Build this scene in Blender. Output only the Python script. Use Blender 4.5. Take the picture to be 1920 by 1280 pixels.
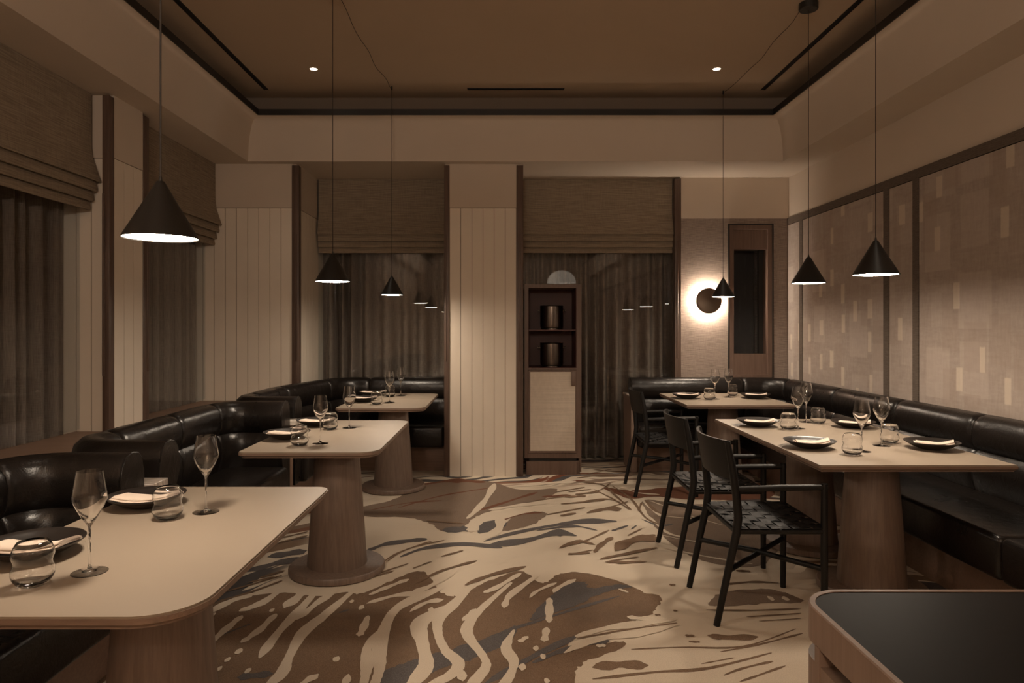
import bpy, bmesh, math, random
from mathutils import Vector, Matrix
R = math.radians
rnd = random.Random(7)
scene = bpy.context.scene
for o in list(bpy.data.objects):
    bpy.data.objects.remove(o)
col = scene.collection

# ------------------------------------------------------------------ camera, world, exposure
EYE = 1.386
cam_d = bpy.data.cameras.new('camera')
cam_d.sensor_width = 36.0
cam_d.lens = 24.0
cam_d.shift_x = 14 / 1920
cam_d.shift_y = -27 / 1920
cam_d.clip_start = 0.02
cam = bpy.data.objects.new('camera', cam_d)
cam.location = (0, 0, EYE)
cam.rotation_euler = (R(90), 0, 0)
col.objects.link(cam)
scene.camera = cam

world = bpy.data.worlds.new('night')
scene.world = world
world.use_nodes = True
world.node_tree.nodes['Background'].inputs[0].default_value = (0.5, 0.6, 1.0, 1)
world.node_tree.nodes['Background'].inputs[1].default_value = 0.002
scene.view_settings.view_transform = 'Standard'
scene.view_settings.look = 'None'
scene.view_settings.gamma = 1.0
scene.view_settings.use_curve_mapping = False
scene.view_settings.exposure = 0.0

WARM = (1.0, 0.83, 0.65, 1)
PENDANT_E = 114.0       # emission of each pendant diffuser
SPOT_W = 9.0           # each recessed ceiling downlight
SCONCE_E = 420.0
FILL_E = 225.0         # unseen fill lamps in bowls, added behind the camera
DOME_E = 1.6           # dome lamps in the part of the room behind the camera

# ------------------------------------------------------------------ node helpers
class NT:
    def __init__(self, name):
        self.mat = bpy.data.materials.new(name)
        self.mat.use_nodes = True
        self.t = self.mat.node_tree
        self.p = self.t.nodes['Principled BSDF']
        self.out = self.t.nodes['Material Output']
    def n(self, typ, **kw):
        nd = self.t.nodes.new(typ)
        for k, v in kw.items():
            setattr(nd, k, v)
        return nd
    def link(self, a, b):
        self.t.links.new(a, b)
    def put(self, sock, v):
        if isinstance(v, (int, float, tuple, list)):
            sock.default_value = v
        else:
            self.link(v, sock)
    def m(self, op, a, b=0.0, c=0.0):
        nd = self.n('ShaderNodeMath', operation=op)
        self.put(nd.inputs[0], a); self.put(nd.inputs[1], b); self.put(nd.inputs[2], c)
        return nd.outputs[0]
    def pos(self):
        return self.n('ShaderNodeNewGeometry').outputs['Position']
    def obj(self):
        return self.n('ShaderNodeTexCoord').outputs['Object']
    def sep(self, v):
        nd = self.n('ShaderNodeSeparateXYZ'); self.link(v, nd.inputs[0]); return nd.outputs
    def comb(self, x, y, z=0.0):
        nd = self.n('ShaderNodeCombineXYZ')
        self.put(nd.inputs[0], x); self.put(nd.inputs[1], y); self.put(nd.inputs[2], z)
        return nd.outputs[0]
    def scale(self, v, s):
        nd = self.n('ShaderNodeVectorMath', operation='MULTIPLY')
        self.link(v, nd.inputs[0]); nd.inputs[1].default_value = s
        return nd.outputs[0]
    def noise(self, v, scale=1.0, detail=2.0, rough=0.5, dist=0.0):
        nd = self.n('ShaderNodeTexNoise')
        self.link(v, nd.inputs['Vector'])
        nd.inputs['Scale'].default_value = scale
        nd.inputs['Detail'].default_value = detail
        nd.inputs['Roughness'].default_value = rough
        nd.inputs['Distortion'].default_value = dist
        return nd.outputs[0]
    def white(self, v):
        nd = self.n('ShaderNodeTexWhiteNoise'); self.link(v, nd.inputs['Vector']); return nd
    def mix(self, f, a, b):
        nd = self.n('ShaderNodeMix', data_type='RGBA')
        self.put(nd.inputs[0], f)
        self.put(nd.inputs[6], a if not isinstance(a, tuple) else (*a[:3], 1))
        self.put(nd.inputs[7], b if not isinstance(b, tuple) else (*b[:3], 1))
        return nd.outputs[2]
    def step(self, v, edge, soft=0.01):
        nd = self.n('ShaderNodeMapRange')
        nd.interpolation_type = 'SMOOTHSTEP'
        self.put(nd.inputs[0], v)
        nd.inputs[1].default_value = edge - soft; nd.inputs[2].default_value = edge + soft
        return nd.outputs[0]
    def bump(self, h, strength=0.3, dist=0.01):
        nd = self.n('ShaderNodeBump')
        nd.inputs['Strength'].default_value = strength
        nd.inputs['Distance'].default_value = dist
        self.link(h, nd.inputs['Height'])
        self.link(nd.outputs[0], self.p.inputs['Normal'])
    def base(self, c):
        self.put(self.p.inputs['Base Color'], c if not isinstance(c, tuple) else (*c[:3], 1))
    def set(self, **kw):
        for k, v in kw.items():
            self.p.inputs[k.replace('_', ' ')].default_value = v

M = {}
def plain(name, c, rough=0.6, metal=0.0, var=0.0, nscale=8, bump=0.0, bscale=80):
    t = NT(name)
    if var:
        f = t.noise(t.obj(), nscale, 4)
        t.base(t.mix(f, tuple(x * (1 - var) for x in c), tuple(min(1, x * (1 + var)) for x in c)))
    else:
        t.base(c)
    t.set(Roughness=rough, Metallic=metal)
    if bump:
        t.bump(t.noise(t.obj(), bscale, 3), bump, 0.004)
    M[name] = t.mat
    return t

def wood(name, c1, c2, axis='z', rough=0.5, scale=1.0):
    t = NT(name)
    s = {'x': (3, 60, 60), 'y': (60, 3, 60), 'z': (60, 60, 3)}[axis]
    v = t.scale(t.obj(), tuple(k * scale for k in s))
    f = t.noise(v, 1.0, 5, 0.6, 0.4)
    g = t.noise(t.scale(t.obj(), tuple(k * scale * 3 for k in s)), 1.0, 2, 0.5)
    ff = t.m('ADD', t.m('MULTIPLY', f, 0.75), t.m('MULTIPLY', g, 0.25))
    t.base(t.mix(t.step(ff, 0.5, 0.22), c1, c2))
    t.set(Roughness=rough)
    t.bump(ff, 0.15, 0.003)
    M[name] = t.mat

plain('plaster', (0.59, 0.50, 0.41), 0.85, var=0.04, nscale=3)
plain('ceiling_paint', (0.47, 0.36, 0.26), 0.9, var=0.04, nscale=2)
plain('tray_paint', (0.22, 0.17, 0.13), 0.9)
plain('board_paint', (0.76, 0.67, 0.56), 0.55, var=0.05, nscale=5)
plain('gap_shade', (0.20, 0.15, 0.11), 0.8)  # dark tone painted in for the shade between the boards
plain('black_trim', (0.012, 0.009, 0.007), 0.5)
plain('black_metal', (0.014, 0.013, 0.012), 0.42)
plain('cord', (0.02, 0.013, 0.010), 0.7)
plain('grey_cord', (0.05, 0.043, 0.04), 0.7)
plain('black_wood', (0.007, 0.006, 0.0055), 0.48, var=0.3, nscale=30).set(Specular_IOR_Level=0.35)
plain('black_strap', (0.006, 0.0055, 0.0055), 0.55, bump=0.2, bscale=160).set(Specular_IOR_Level=0.3)
plain('laminate', (0.31, 0.25, 0.19), 0.45, var=0.03, nscale=4)
plain('plate_glaze', (0.018, 0.014, 0.012), 0.35, var=0.2, nscale=30)
plain('linen', (0.72, 0.60, 0.50), 0.85, bump=0.2, bscale=400)
plain('bronze', (0.17, 0.125, 0.095), 0.45, metal=0.7)
plain('niche_red', (0.075, 0.02, 0.014), 0.5, var=0.15)
plain('pot_steel', (0.16, 0.13, 0.11), 0.28, metal=1.0)
plain('counter_black', (0.006, 0.0052, 0.0046), 0.5, var=0.2, nscale=40).set(Specular_IOR_Level=0.1)
plain('night', (0.004, 0.005, 0.007), 0.6)
wood('oak', (0.15, 0.103, 0.078), (0.22, 0.155, 0.119), 'z', 0.5)
wood('oak_edge', (0.18, 0.12, 0.088), (0.28, 0.19, 0.142), 'x', 0.45)
wood('post_wood', (0.085, 0.053, 0.040), (0.13, 0.083, 0.062), 'z', 0.4)
wood('cabinet_wood', (0.12, 0.074, 0.055), (0.165, 0.104, 0.077), 'z', 0.45)
wood('pale_wood', (0.22, 0.152, 0.118), (0.275, 0.193, 0.15), 'z', 0.45)
wood('plinth_wood', (0.20, 0.125, 0.088), (0.27, 0.17, 0.12), 'x', 0.5)

# leather
t = NT('leather'); v = t.obj()
n1 = t.noise(v, 3.5, 4, 0.6, 0.6); n2 = t.noise(v, 160, 2)
t.base(t.mix(n1, (0.006, 0.005, 0.0045), (0.013, 0.0095, 0.008)))
t.put(t.p.inputs['Roughness'], t.m('ADD', 0.20, t.m('MULTIPLY', n1, 0.20)))
t.set(Specular_IOR_Level=0.42)
wr = t.noise(v, 9, 5, 0.6, 1.2)
t.bump(t.m('ADD', t.m('MULTIPLY', wr, 0.9), t.m('MULTIPLY', n2, 0.12)), 0.35, 0.012)
M['leather'] = t.mat

# marble
t = NT('marble'); v = t.obj()
f = t.noise(t.scale(v, (6, 20, 6)), 1.0, 6, 0.65, 1.5)
t.base(t.mix(t.step(f, 0.5, 0.12), (0.34, 0.29, 0.25), (0.66, 0.58, 0.50))); t.set(Roughness=0.25)
M['marble'] = t.mat

# woven fabrics (grasscloth wall, blinds, curtains, door)
def woven(name, c1, c2, sx, sz, rough=0.9, horiz=True, amount=1.0, use_pos=True):
    t = NT(name)
    p = t.sep(t.pos())
    h = t.m('ADD', p[0], p[1])
    a = t.noise(t.comb(t.m('MULTIPLY', h, sx * 0.06), t.m('MULTIPLY', p[2], sz)), 1.0, 3, 0.6)
    b = t.noise(t.comb(t.m('MULTIPLY', h, sx), t.m('MULTIPLY', p[2], sz * 0.06)), 1.0, 3, 0.6)
    f = t.m('ADD', t.m('MULTIPLY', a, 0.75 if horiz else 0.3), t.m('MULTIPLY', b, 0.25 if horiz else 0.7))
    t.base(t.mix(t.step(f, 0.5, 0.16), c1, c2)); t.set(Roughness=rough)
    t.bump(f, 0.35 * amount, 0.004)
    M[name] = t.mat
woven('grasscloth', (0.19, 0.145, 0.12), (0.34, 0.27, 0.225), 160, 220)
woven('trim_cloth', (0.085, 0.064, 0.05), (0.14, 0.108, 0.085), 260, 260)
woven('blind_cloth', (0.21, 0.163, 0.118), (0.335, 0.27, 0.20), 90, 130)
woven('curtain_cloth', (0.145, 0.109, 0.085), (0.255, 0.20, 0.16), 220, 160, horiz=False)
woven('door_weave', (0.52, 0.44, 0.36), (0.66, 0.57, 0.47), 30, 260)

# glassware
t = NT('glass'); t.base((1, 1, 1)); t.set(Roughness=0.0, IOR=1.47)
t.p.inputs['Transmission Weight'].default_value = 1.0
M['glass'] = t.mat

# window pane: thin sheet, part mirror part clear by Fresnel
t = NT('pane')
fr = t.n('ShaderNodeFresnel'); fr.inputs['IOR'].default_value = 1.55
gl = t.n('ShaderNodeBsdfGlossy'); gl.inputs['Roughness'].default_value = 0.0
gl.inputs['Color'].default_value = (1, 1, 1, 1)
tr = t.n('ShaderNodeBsdfTransparent'); tr.inputs['Color'].default_value = (0.94, 0.96, 0.97, 1)
mx = t.n('ShaderNodeMixShader')
bf = t.n('ShaderNodeNewGeometry').outputs['Backfacing']
t.link(t.m('MULTIPLY', fr.outputs[0], t.m('SUBTRACT', 1.0, bf)), mx.inputs[0]); t.link(tr.outputs[0], mx.inputs[1]); t.link(gl.outputs[0], mx.inputs[2])
t.link(mx.outputs[0], t.out.inputs[0])
M['pane'] = t.mat

def emit(name, c, s):
    t = NT(name)
    t.p.inputs['Emission Color'].default_value = c
    t.p.inputs['Emission Strength'].default_value = s
    t.base((0.8, 0.8, 0.8))
    M[name] = t.mat
emit('diffuser', WARM, PENDANT_E)
emit('spot_lens', WARM, 22)
emit('sconce_led', (1.0, 0.83, 0.66, 1), SCONCE_E)
emit('fill_glow', (1.0, 0.83, 0.67, 1), FILL_E)
emit('dome_glow', (1.0, 0.85, 0.68, 1), DOME_E)

# wallpaper with block print
t = NT('wallpaper'); p = t.sep(t.pos())
def blocks(cw, ch, jw, seed, soft, off=0.0):
    yy = t.m('ADD', t.m('DIVIDE', p[1], cw), seed)
    zz = t.m('ADD', t.m('DIVIDE', p[2], ch), seed * 1.7)
    cx = t.m('FLOOR', yy)
    zz = t.m('ADD', zz, t.white(t.comb(cx, seed, 3.0)).outputs[0])
    cz = t.m('FLOOR', zz)
    w = t.white(t.comb(cx, cz, seed)); c = t.sep(w.outputs[1])
    fx = t.m('SUBTRACT', t.m('FRACT', yy), t.m('ADD', 0.5, t.m('MULTIPLY', t.m('SUBTRACT', c[0], 0.5), off)))
    fz = t.m('SUBTRACT', t.m('FRACT', zz), t.m('ADD', 0.5, t.m('MULTIPLY', t.m('SUBTRACT', c[1], 0.5), off)))
    wob = t.m('MULTIPLY', t.m('SUBTRACT', t.noise(t.pos(), 22, 2), 0.5), 0.03)
    hx = t.m('MULTIPLY', jw[0], t.m('ADD', 0.75, t.m('MULTIPLY', c[2], 0.6)))
    hz = t.m('MULTIPLY', jw[1], t.m('ADD', 0.55, t.m('MULTIPLY', c[0], 0.8)))
    ix = t.step(t.m('SUBTRACT', t.m('ADD', hx, wob), t.m('ABSOLUTE', fx)), 0.0, soft)
    iz = t.step(t.m('SUBTRACT', t.m('ADD', hz, wob), t.m('ABSOLUTE', fz)), 0.0, soft)
    return t.m('MULTIPLY', ix, iz), w.outputs[0]
g = t.noise(t.scale(t.pos(), (1, 5, 22)), 2.0, 6, 0.65)
g2 = t.noise(t.scale(t.pos(), (1, 30, 6)), 2.0, 5, 0.65)
gg = t.m('ADD', t.m('MULTIPLY', g, 0.5), t.m('MULTIPLY', g2, 0.5))
colr = t.mix(t.step(gg, 0.5, 0.2), (0.32, 0.26, 0.222), (0.41, 0.342, 0.298))
b1, r1 = blocks(0.34, 0.42, (0.40, 0.36), 4.3, 0.02, 0.3)
colr = t.mix(t.m('MULTIPLY', b1, t.m('MULTIPLY', r1, 0.55)), colr, (0.48, 0.405, 0.355))
b2, r2 = blocks(0.21, 0.5, (0.38, 0.30), 9.7, 0.02, 0.3)
colr = t.mix(t.m('MULTIPLY', b2, t.m('MULTIPLY', t.step(r2, 0.5, 0.1), 0.30)), colr, (0.31, 0.235, 0.19))
b3, r3 = blocks(0.21, 0.34, (0.13, 0.20), 17.1, 0.02, 0.55)
colr = t.mix(t.m('MULTIPLY', b3, t.m('MULTIPLY', t.step(r3, 0.5, 0.02), 0.55)), colr, (0.66, 0.57, 0.46))
t.base(colr); t.set(Roughness=0.8); t.bump(gg, 0.2, 0.002)
M['wallpaper'] = t.mat

# carpet: streams of cream over brown, swept round a far centre
t = NT('carpet'); P = t.pos(); p = t.sep(P)
wx = t.m('MULTIPLY', t.m('SUBTRACT', t.noise(t.scale(P, (1, 1, 0)), 0.9, 1), 0.5), 0.75)
wy = t.m('MULTIPLY', t.m('SUBTRACT', t.noise(t.comb(t.m('ADD', p[0], 7.0), t.m('ADD', p[1], 3.0)), 0.9, 1), 0.5), 0.75)
wf = t.m('MULTIPLY', t.m('SUBTRACT', t.noise(t.scale(P, (1, 1, 0)), 3.2, 1), 0.5), 0.22)
X = t.m('ADD', t.m('ADD', p[0], wx), wf); Y = t.m('ADD', t.m('ADD', p[1], wy), wf)
dx = t.m('SUBTRACT', X, 1.75); dy = t.m('SUBTRACT', Y, 1.85)
psi = t.m('SQRT', t.m('ADD', t.m('MULTIPLY', dx, dx), t.m('MULTIPLY', dy, dy)))
phi = t.m('MULTIPLY', t.m('ARCTAN2', dy, dx), 2.2)
def gauss(cx, cy, rx, ry, amp):
    a = t.m('DIVIDE', t.m('SUBTRACT', p[0], cx), rx); b = t.m('DIVIDE', t.m('SUBTRACT', p[1], cy), ry)
    d = t.m('ADD', t.m('MULTIPLY', a, a), t.m('MULTIPLY', b, b))
    return t.m('MULTIPLY', t.m('EXPONENT', t.m('MULTIPLY', d, -1.0)), amp)
bias = 0.0
for gsp in [(-0.45, 2.75, 0.75, 0.75, 0.100), (0.35, 3.15, 0.42, 0.42, 0.120), (-0.45, 5.45, 0.85, 0.55, 0.150),
            (0.25, 4.85, 0.45, 0.3, 0.10), (1.75, 5.45, 0.8, 0.5, 0.130), (1.35, 4.55, 0.5, 0.5, 0.080),
            (1.5, 3.6, 0.35, 0.2, 0.075), (0.15, 4.18, 0.75, 0.20, -0.120), (0.95, 3.55, 0.28, 0.45, -0.110),
            (1.0, 2.6, 0.55, 0.45, -0.080), (0.55, 5.1, 0.5, 0.35, -0.06), (-1.1, 3.4, 0.6, 0.3, -0.03)]:
    bias = t.m('ADD', bias, gauss(*gsp))
s1 = t.noise(t.comb(t.m('MULTIPLY', psi, 10.5), t.m('MULTIPLY', phi, 1.15), 1.3), 1.0, 0.0, 0.4)
s2 = t.noise(t.comb(t.m('MULTIPLY', psi, 22.0), t.m('MULTIPLY', phi, 2.8), 5.1), 1.0, 1.0, 0.4)
st = t.m('ADD', t.m('ADD', t.m('MULTIPLY', s1, 0.75), t.m('MULTIPLY', s2, 0.25)), bias)
s5 = t.noise(t.comb(t.m('MULTIPLY', psi, 11.0), t.m('MULTIPLY', phi, 0.6), 21.7), 1.0, 0.0, 0.4)
s6 = t.noise(t.comb(t.m('MULTIPLY', psi, 9.0), t.m('MULTIPLY', phi, 2.6), 31.7), 1.0, 0.0, 0.4)
stream = t.step(t.m('ADD', s5, t.m('MULTIPLY', t.m('SUBTRACT', s6, 0.5), 0.35)), 0.575, 0.006)
brown = t.m('MULTIPLY', t.step(st, 0.505, 0.006), t.m('SUBTRACT', 1.0, stream))
inside = t.m('MULTIPLY', t.m('MULTIPLY', t.step(p[0], -1.25, 0.1), t.m('SUBTRACT', 1.0, t.step(p[0], 1.7, 0.15))),
             t.m('MULTIPLY', t.step(p[1], 2.3, 0.1), t.m('SUBTRACT', 1.0, t.step(p[1], 6.0, 0.15))))
brown = t.m('MULTIPLY', brown, t.m('SUBTRACT', 1.0, inside))
s3 = t.noise(t.comb(t.m('MULTIPLY', psi, 2.6), t.m('MULTIPLY', phi, 0.75), 9.4), 1.0, 2.0, 0.5)
s4 = t.noise(t.comb(t.m('MULTIPLY', psi, 5.0), t.m('MULTIPLY', phi, 0.6), 14.4), 1.0, 2.0, 0.5)
fib = t.noise(P, 420, 2, 0.7)
cream = t.mix(fib, (0.64, 0.545, 0.43), (0.79, 0.68, 0.545))
br = t.mix(t.step(fib, 0.5, 0.15), (0.165, 0.105, 0.067), (0.30, 0.205, 0.14))
taupe = t.mix(t.step(fib, 0.5, 0.15), (0.21, 0.15, 0.11), (0.30, 0.22, 0.165))
grey = t.mix(t.step(fib, 0.5, 0.15), (0.075, 0.068, 0.068), (0.135, 0.125, 0.125))
rust = t.mix(t.step(fib, 0.5, 0.15), (0.17, 0.060, 0.032), (0.25, 0.10, 0.06))
far = t.step(p[1], 4.6, 0.5)
dark = t.mix(far, br, taupe)
dark = t.mix(t.step(s3, 0.565, 0.01), dark, grey)
rb = t.m('ADD', s4, t.m('SUBTRACT', t.m('ADD', gauss(1.6, 5.75, 1.0, 0.4, 0.16), gauss(-0.4, 5.8, 0.9, 0.3, 0.09)), 0.0))
dark = t.mix(t.m('MULTIPLY', t.step(rb, 0.60, 0.01), far), dark, rust)
t.base(t.mix(brown, cream, dark)); t.set(Roughness=0.95, Specular_IOR_Level=0.15)
t.bump(t.m('ADD', t.m('MULTIPLY', fib, 0.5), t.m('MULTIPLY', brown, -0.35)), 0.5, 0.006)
M['carpet'] = t.mat

for nm, ca, cb_ in (('pile_brown', (0.165, 0.105, 0.067), (0.30, 0.205, 0.14)), ('pile_taupe', (0.20, 0.145, 0.11), (0.30, 0.225, 0.17)),
                    ('pile_grey', (0.095, 0.085, 0.083), (0.175, 0.158, 0.154)), ('pile_rust', (0.155, 0.068, 0.042), (0.24, 0.115, 0.075)),
                    ('pile_cream', (0.64, 0.545, 0.43), (0.79, 0.68, 0.545))):
    t = NT(nm); P = t.pos(); fib = t.noise(P, 420, 2, 0.7)
    big = t.noise(P, 1.7, 3, 0.6)
    cc = t.mix(t.step(fib, 0.5, 0.15), ca, cb_)
    if nm == 'pile_brown':
        cc = t.mix(t.m('MULTIPLY', t.step(big, 0.55, 0.12), 0.5), cc, (0.14, 0.098, 0.07))
    t.base(cc); t.set(Roughness=0.95, Specular_IOR_Level=0.15); t.bump(fib, 0.5, 0.004)
    M[nm] = t.mat

# ------------------------------------------------------------------ mesh helpers
class MB:
    def __init__(self):
        self.v = []; self.f = []; self.smooth = []
    def add(self, vs, fs, smooth=False):
        o = len(self.v)
        self.v += [tuple(q) for q in vs]
        for f in fs:
            self.f.append([i + o for i in f]); self.smooth.append(smooth)
        return self
    def box(self, x0, x1, y0, y1, z0, z1):
        vs = [(x, y, z) for x in (x0, x1) for y in (y0, y1) for z in (z0, z1)]
        return self.add(vs, [(0, 1, 3, 2), (4, 6, 7, 5), (0, 4, 5, 1), (2, 3, 7, 6), (0, 2, 6, 4), (1, 5, 7, 3)])
    def rbox(self, x0, x1, y0, y1, z0, z1, r=0.02, seg=3):
        bm = bmesh.new()
        bmesh.ops.create_cube(bm, size=1.0)
        for q in bm.verts:
            q.co = Vector(((x0 + x1) / 2 + q.co.x * (x1 - x0), (y0 + y1) / 2 + q.co.y * (y1 - y0), (z0 + z1) / 2 + q.co.z * (z1 - z0)))
        bmesh.ops.bevel(bm, geom=bm.edges[:], offset=r, segments=seg, profile=0.5, affect='EDGES')
        bm.verts.index_update()
        self.add([q.co.copy() for q in bm.verts], [[q.index for q in f.verts] for f in bm.faces], True)
        bm.free(); return self
    def lathe(self, prof, n=32, c=(0, 0, 0), smooth=True, closed=False):
        vs = []
        for r, z in prof:
            for i in range(n):
                a = 2 * math.pi * i / n
                vs.append((c[0] + r * math.cos(a), c[1] + r * math.sin(a), c[2] + z))
        fs = []
        k = len(prof)
        for j in range(k if closed else k - 1):
            j2 = (j + 1) % k
            for i in range(n):
                i2 = (i + 1) % n
                fs.append((j * n + i, j * n + i2, j2 * n + i2, j2 * n + i))
        return self.add(vs, fs, smooth)
    def tube(self, pts, r, n=10, smooth=True):
        pts = [Vector(q) for q in pts]
        rs = r if isinstance(r, (list, tuple)) else [r] * len(pts)
        vs = []; fs = []
        for i, q in enumerate(pts):
            d = (pts[min(i + 1, len(pts) - 1)] - pts[max(i - 1, 0)]).normalized()
            up = Vector((0, 0, 1)) if abs(d.z) < 0.9 else Vector((1, 0, 0))
            a = d.cross(up).normalized(); b = d.cross(a).normalized()
            for k in range(n):
                an = 2 * math.pi * k / n
                vs.append(q + (a * math.cos(an) + b * math.sin(an)) * rs[i])
        for i in range(len(pts) - 1):
            for k in range(n):
                k2 = (k + 1) % n
                fs.append((i * n + k, i * n + k2, (i + 1) * n + k2, (i + 1) * n + k))
        fs.append(list(range(n))[::-1]); fs.append([(len(pts) - 1) * n + k for k in range(n)])
        return self.add(vs, fs, smooth)
    def prism(self, poly, z0, z1):
        n = len(poly)
        vs = [(x, y, z0) for x, y in poly] + [(x, y, z1) for x, y in poly]
        fs = [list(range(n))[::-1], list(range(n, 2 * n))]
        fs += [(i, (i + 1) % n, n + (i + 1) % n, n + i) for i in range(n)]
        return self.add(vs, fs)
    def loft(self, loops, smooth=True, closed=True, cap=True):
        n = len(loops[0]); vs = [q for l in loops for q in l]; fs = []
        for j in range(len(loops) - 1):
            for i in range(n if closed else n - 1):
                i2 = (i + 1) % n
                fs.append((j * n + i, j * n + i2, (j + 1) * n + i2, (j + 1) * n + i))
        if cap and closed:
            fs.append(list(range(n))[::-1]); fs.append([(len(loops) - 1) * n + k for k in range(n)])
        return self.add(vs, fs, smooth)
    def build(self, name, mat, parent=None, loc=None, sharp=None):
        me = bpy.data.meshes.new(name)
        me.from_pydata(self.v, [], self.f)
        me.update()
        bm = bmesh.new(); bm.from_mesh(me)
        bmesh.ops.recalc_face_normals(bm, faces=bm.faces[:])
        bm.to_mesh(me); bm.free()
        for pl, s in zip(me.polygons, self.smooth):
            pl.use_smooth = s
        if any(self.smooth):
            me.set_sharp_from_angle(angle=R(sharp or 40))
        me.materials.append(M[mat])
        o = bpy.data.objects.new(name, me)
        col.objects.link(o)
        if parent: o.parent = parent
        if loc: o.location = loc
        return o

def tag(o, label, cat, group=None):
    o['label'] = label; o['category'] = cat
    if group: o['group'] = group
    return o
def thing(name, label, cat, loc=(0, 0, 0), rz=0.0, group=None):
    o = bpy.data.objects.new(name, None); col.objects.link(o)
    o.location = loc; o.rotation_euler = (0, 0, rz); o.empty_display_size = 0.1
    return tag(o, label, cat, group)
def struct(o, label=None):
    o['kind'] = 'structure'
    if label: o['label'] = label
    return o
def group_empty(name, label):
    o = bpy.data.objects.new(name, None); col.objects.link(o)
    return struct(o, label)
def copy_tree(o, parent=None):
    c = o.copy(); col.objects.link(c); c.parent = parent
    for ch in list(o.children): copy_tree(ch, c)
    return c
def linkcopy(src, parent, loc=None):
    c = src.copy(); col.objects.link(c); c.parent = parent
    if loc is not None: c.location = loc
    return c

# ------------------------------------------------------------------ the room shell
XL, XR, YB, Y0 = -3.05, 2.88, 6.336, -7.0      # outer left, right wall, back column face, rear
SOF, PAN = 2.90, 2.487                          # soffit height, panelling height
floor = struct(MB().box(-3.3, 3.3, Y0, 7.5, -0.05, 0.0).build('floor', 'carpet'), 'cream and brown swirling patterned carpet')
# the carpet's tufted figures, laid out on the floor in metres
def fa(x, y):      # sheet A of the carpet drawing -> floor metres
    d = 860 + y / 2.2326 - 613; Y = 1280 * EYE / d
    return ((380 + x / 2.2326 - 946) * Y / 1280, Y)
def fb(x, y):      # sheet B of the carpet drawing -> floor metres
    d = 860 + y / 3.048 - 613; Y = 1280 * EYE / d
    return ((1000 + x / 3.048 - 946) * Y / 1280, Y)
def spline(pts, closed, n=7):
    P = [Vector(q) for q in pts]; out = []; k = len(P)
    for i in range(k if closed else k - 1):
        if closed: a, b, c, d = P[i - 1], P[i], P[(i + 1) % k], P[(i + 2) % k]
        else: a, b, c, d = P[max(i - 1, 0)], P[i], P[i + 1], P[min(i + 2, k - 1)]
        for j in range(n):
            u = j / n
            out.append(0.5 * (2 * b + (c - a) * u + (2 * a - 5 * b + 4 * c - d) * u * u + (3 * b - a - 3 * c + d) * u ** 3))
    if not closed: out.append(P[-1])
    return out
class Pile:
    def __init__(self, name, mat, z):
        self.name, self.mat, self.z, self.m = name, mat, z, MB()
    def poly(self, f, pts, jit=0.008):
        self.z += 1.1e-5
        q = spline([f(*p) for p in pts], True)
        q = [(v.x + rnd.uniform(-jit, jit), v.y + rnd.uniform(-jit, jit)) for v in q]
        self.m.add([(x, y, self.z) for x, y in q], [list(range(len(q)))])
    def stroke(self, f, w, *pts):
        k = 2.2326 if f is fa else 3.048
        q = spline([f(*p) for p in pts], False)
        L = []; Rr = []; n = len(q) - 1
        hw = w / k * q[n // 2].y / 1280 / 2
        self.z += 1.1e-5
        ph = rnd.uniform(0, 6)
        for i, v in enumerate(q):
            d = (q[min(i + 1, n)] - q[max(i - 1, 0)])
            d = d.normalized() if d.length > 1e-7 else Vector((1, 0))
            nn = Vector((-d.y, d.x)); u = i / n
            hq = w / k / 2 / math.hypot(nn.x * 1280 / v.y, nn.y * 1280 * EYE / v.y ** 2)
            ww = hq * min(1.0, 0.35 + 4.5 * min(u, 1 - u)) * (1 + 0.22 * math.sin(u * 13 + ph) + rnd.uniform(-0.07, 0.07)) * 1.15
            L.append(v + nn * ww); Rr.append(v - nn * ww)
        d0 = (q[0] - q[1]).normalized() * hw * 0.45; d1 = (q[-1] - q[-2]).normalized() * hw * 0.45
        ring_ = L + [L[-1].lerp(Rr[-1], 0.3) + d1, L[-1].lerp(Rr[-1], 0.7) + d1] + Rr[::-1] + [Rr[0].lerp(L[0], 0.3) + d0, Rr[0].lerp(L[0], 0.7) + d0]
        o = len(self.m.v)
        vs = [(v.x, v.y, self.z) for v in L] + [(v.x, v.y, self.z) for v in Rr] + [(v.x, v.y, self.z) for v in (ring_[len(L)], ring_[len(L) + 1], ring_[-2], ring_[-1])]
        n2 = len(L)
        fs = [(i, i + 1, n2 + i + 1, n2 + i) for i in range(n2 - 1)] + [(n2 - 1, 2 * n2, 2 * n2 + 1, 2 * n2 - 1), (n2, 2 * n2 + 2, 2 * n2 + 3, 0)]
        self.m.add(vs, fs)
    def dot(self, f, x, y, r):
        k = 2.2326 if f is fa else 3.048
        c = Vector(f(x, y)); rr = r / k * c.y / 1280; self.z += 1.1e-5
        q = [(c.x + rr * math.cos(a) * 1.0 * rnd.uniform(0.8, 1.2), c.y + 1.9 * rr * math.sin(a) * rnd.uniform(0.8, 1.2)) for a in [i * math.pi / 5 for i in range(10)]]
        self.m.add([(x_, y_, self.z) for x_, y_ in q], [list(range(10))])
    def done(self):
        o = self.m.build(self.name, self.mat, floor); o['kind'] = 'stuff'
        for pl in o.data.polygons:
            if pl.normal.z < 0: pl.flip()
pb = Pile('brown_pile', 'pile_brown', 0.0008); pt = Pile('taupe_pile', 'pile_taupe', 0.0010)
pg = Pile('grey_pile', 'pile_grey', 0.0016); pr_ = Pile('rust_pile', 'pile_rust', 0.0014)
pc = Pile('cream_pile', 'pile_cream', 0.0024); pk = Pile('brown_fleck_pile', 'pile_brown', 0.0032)
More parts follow.
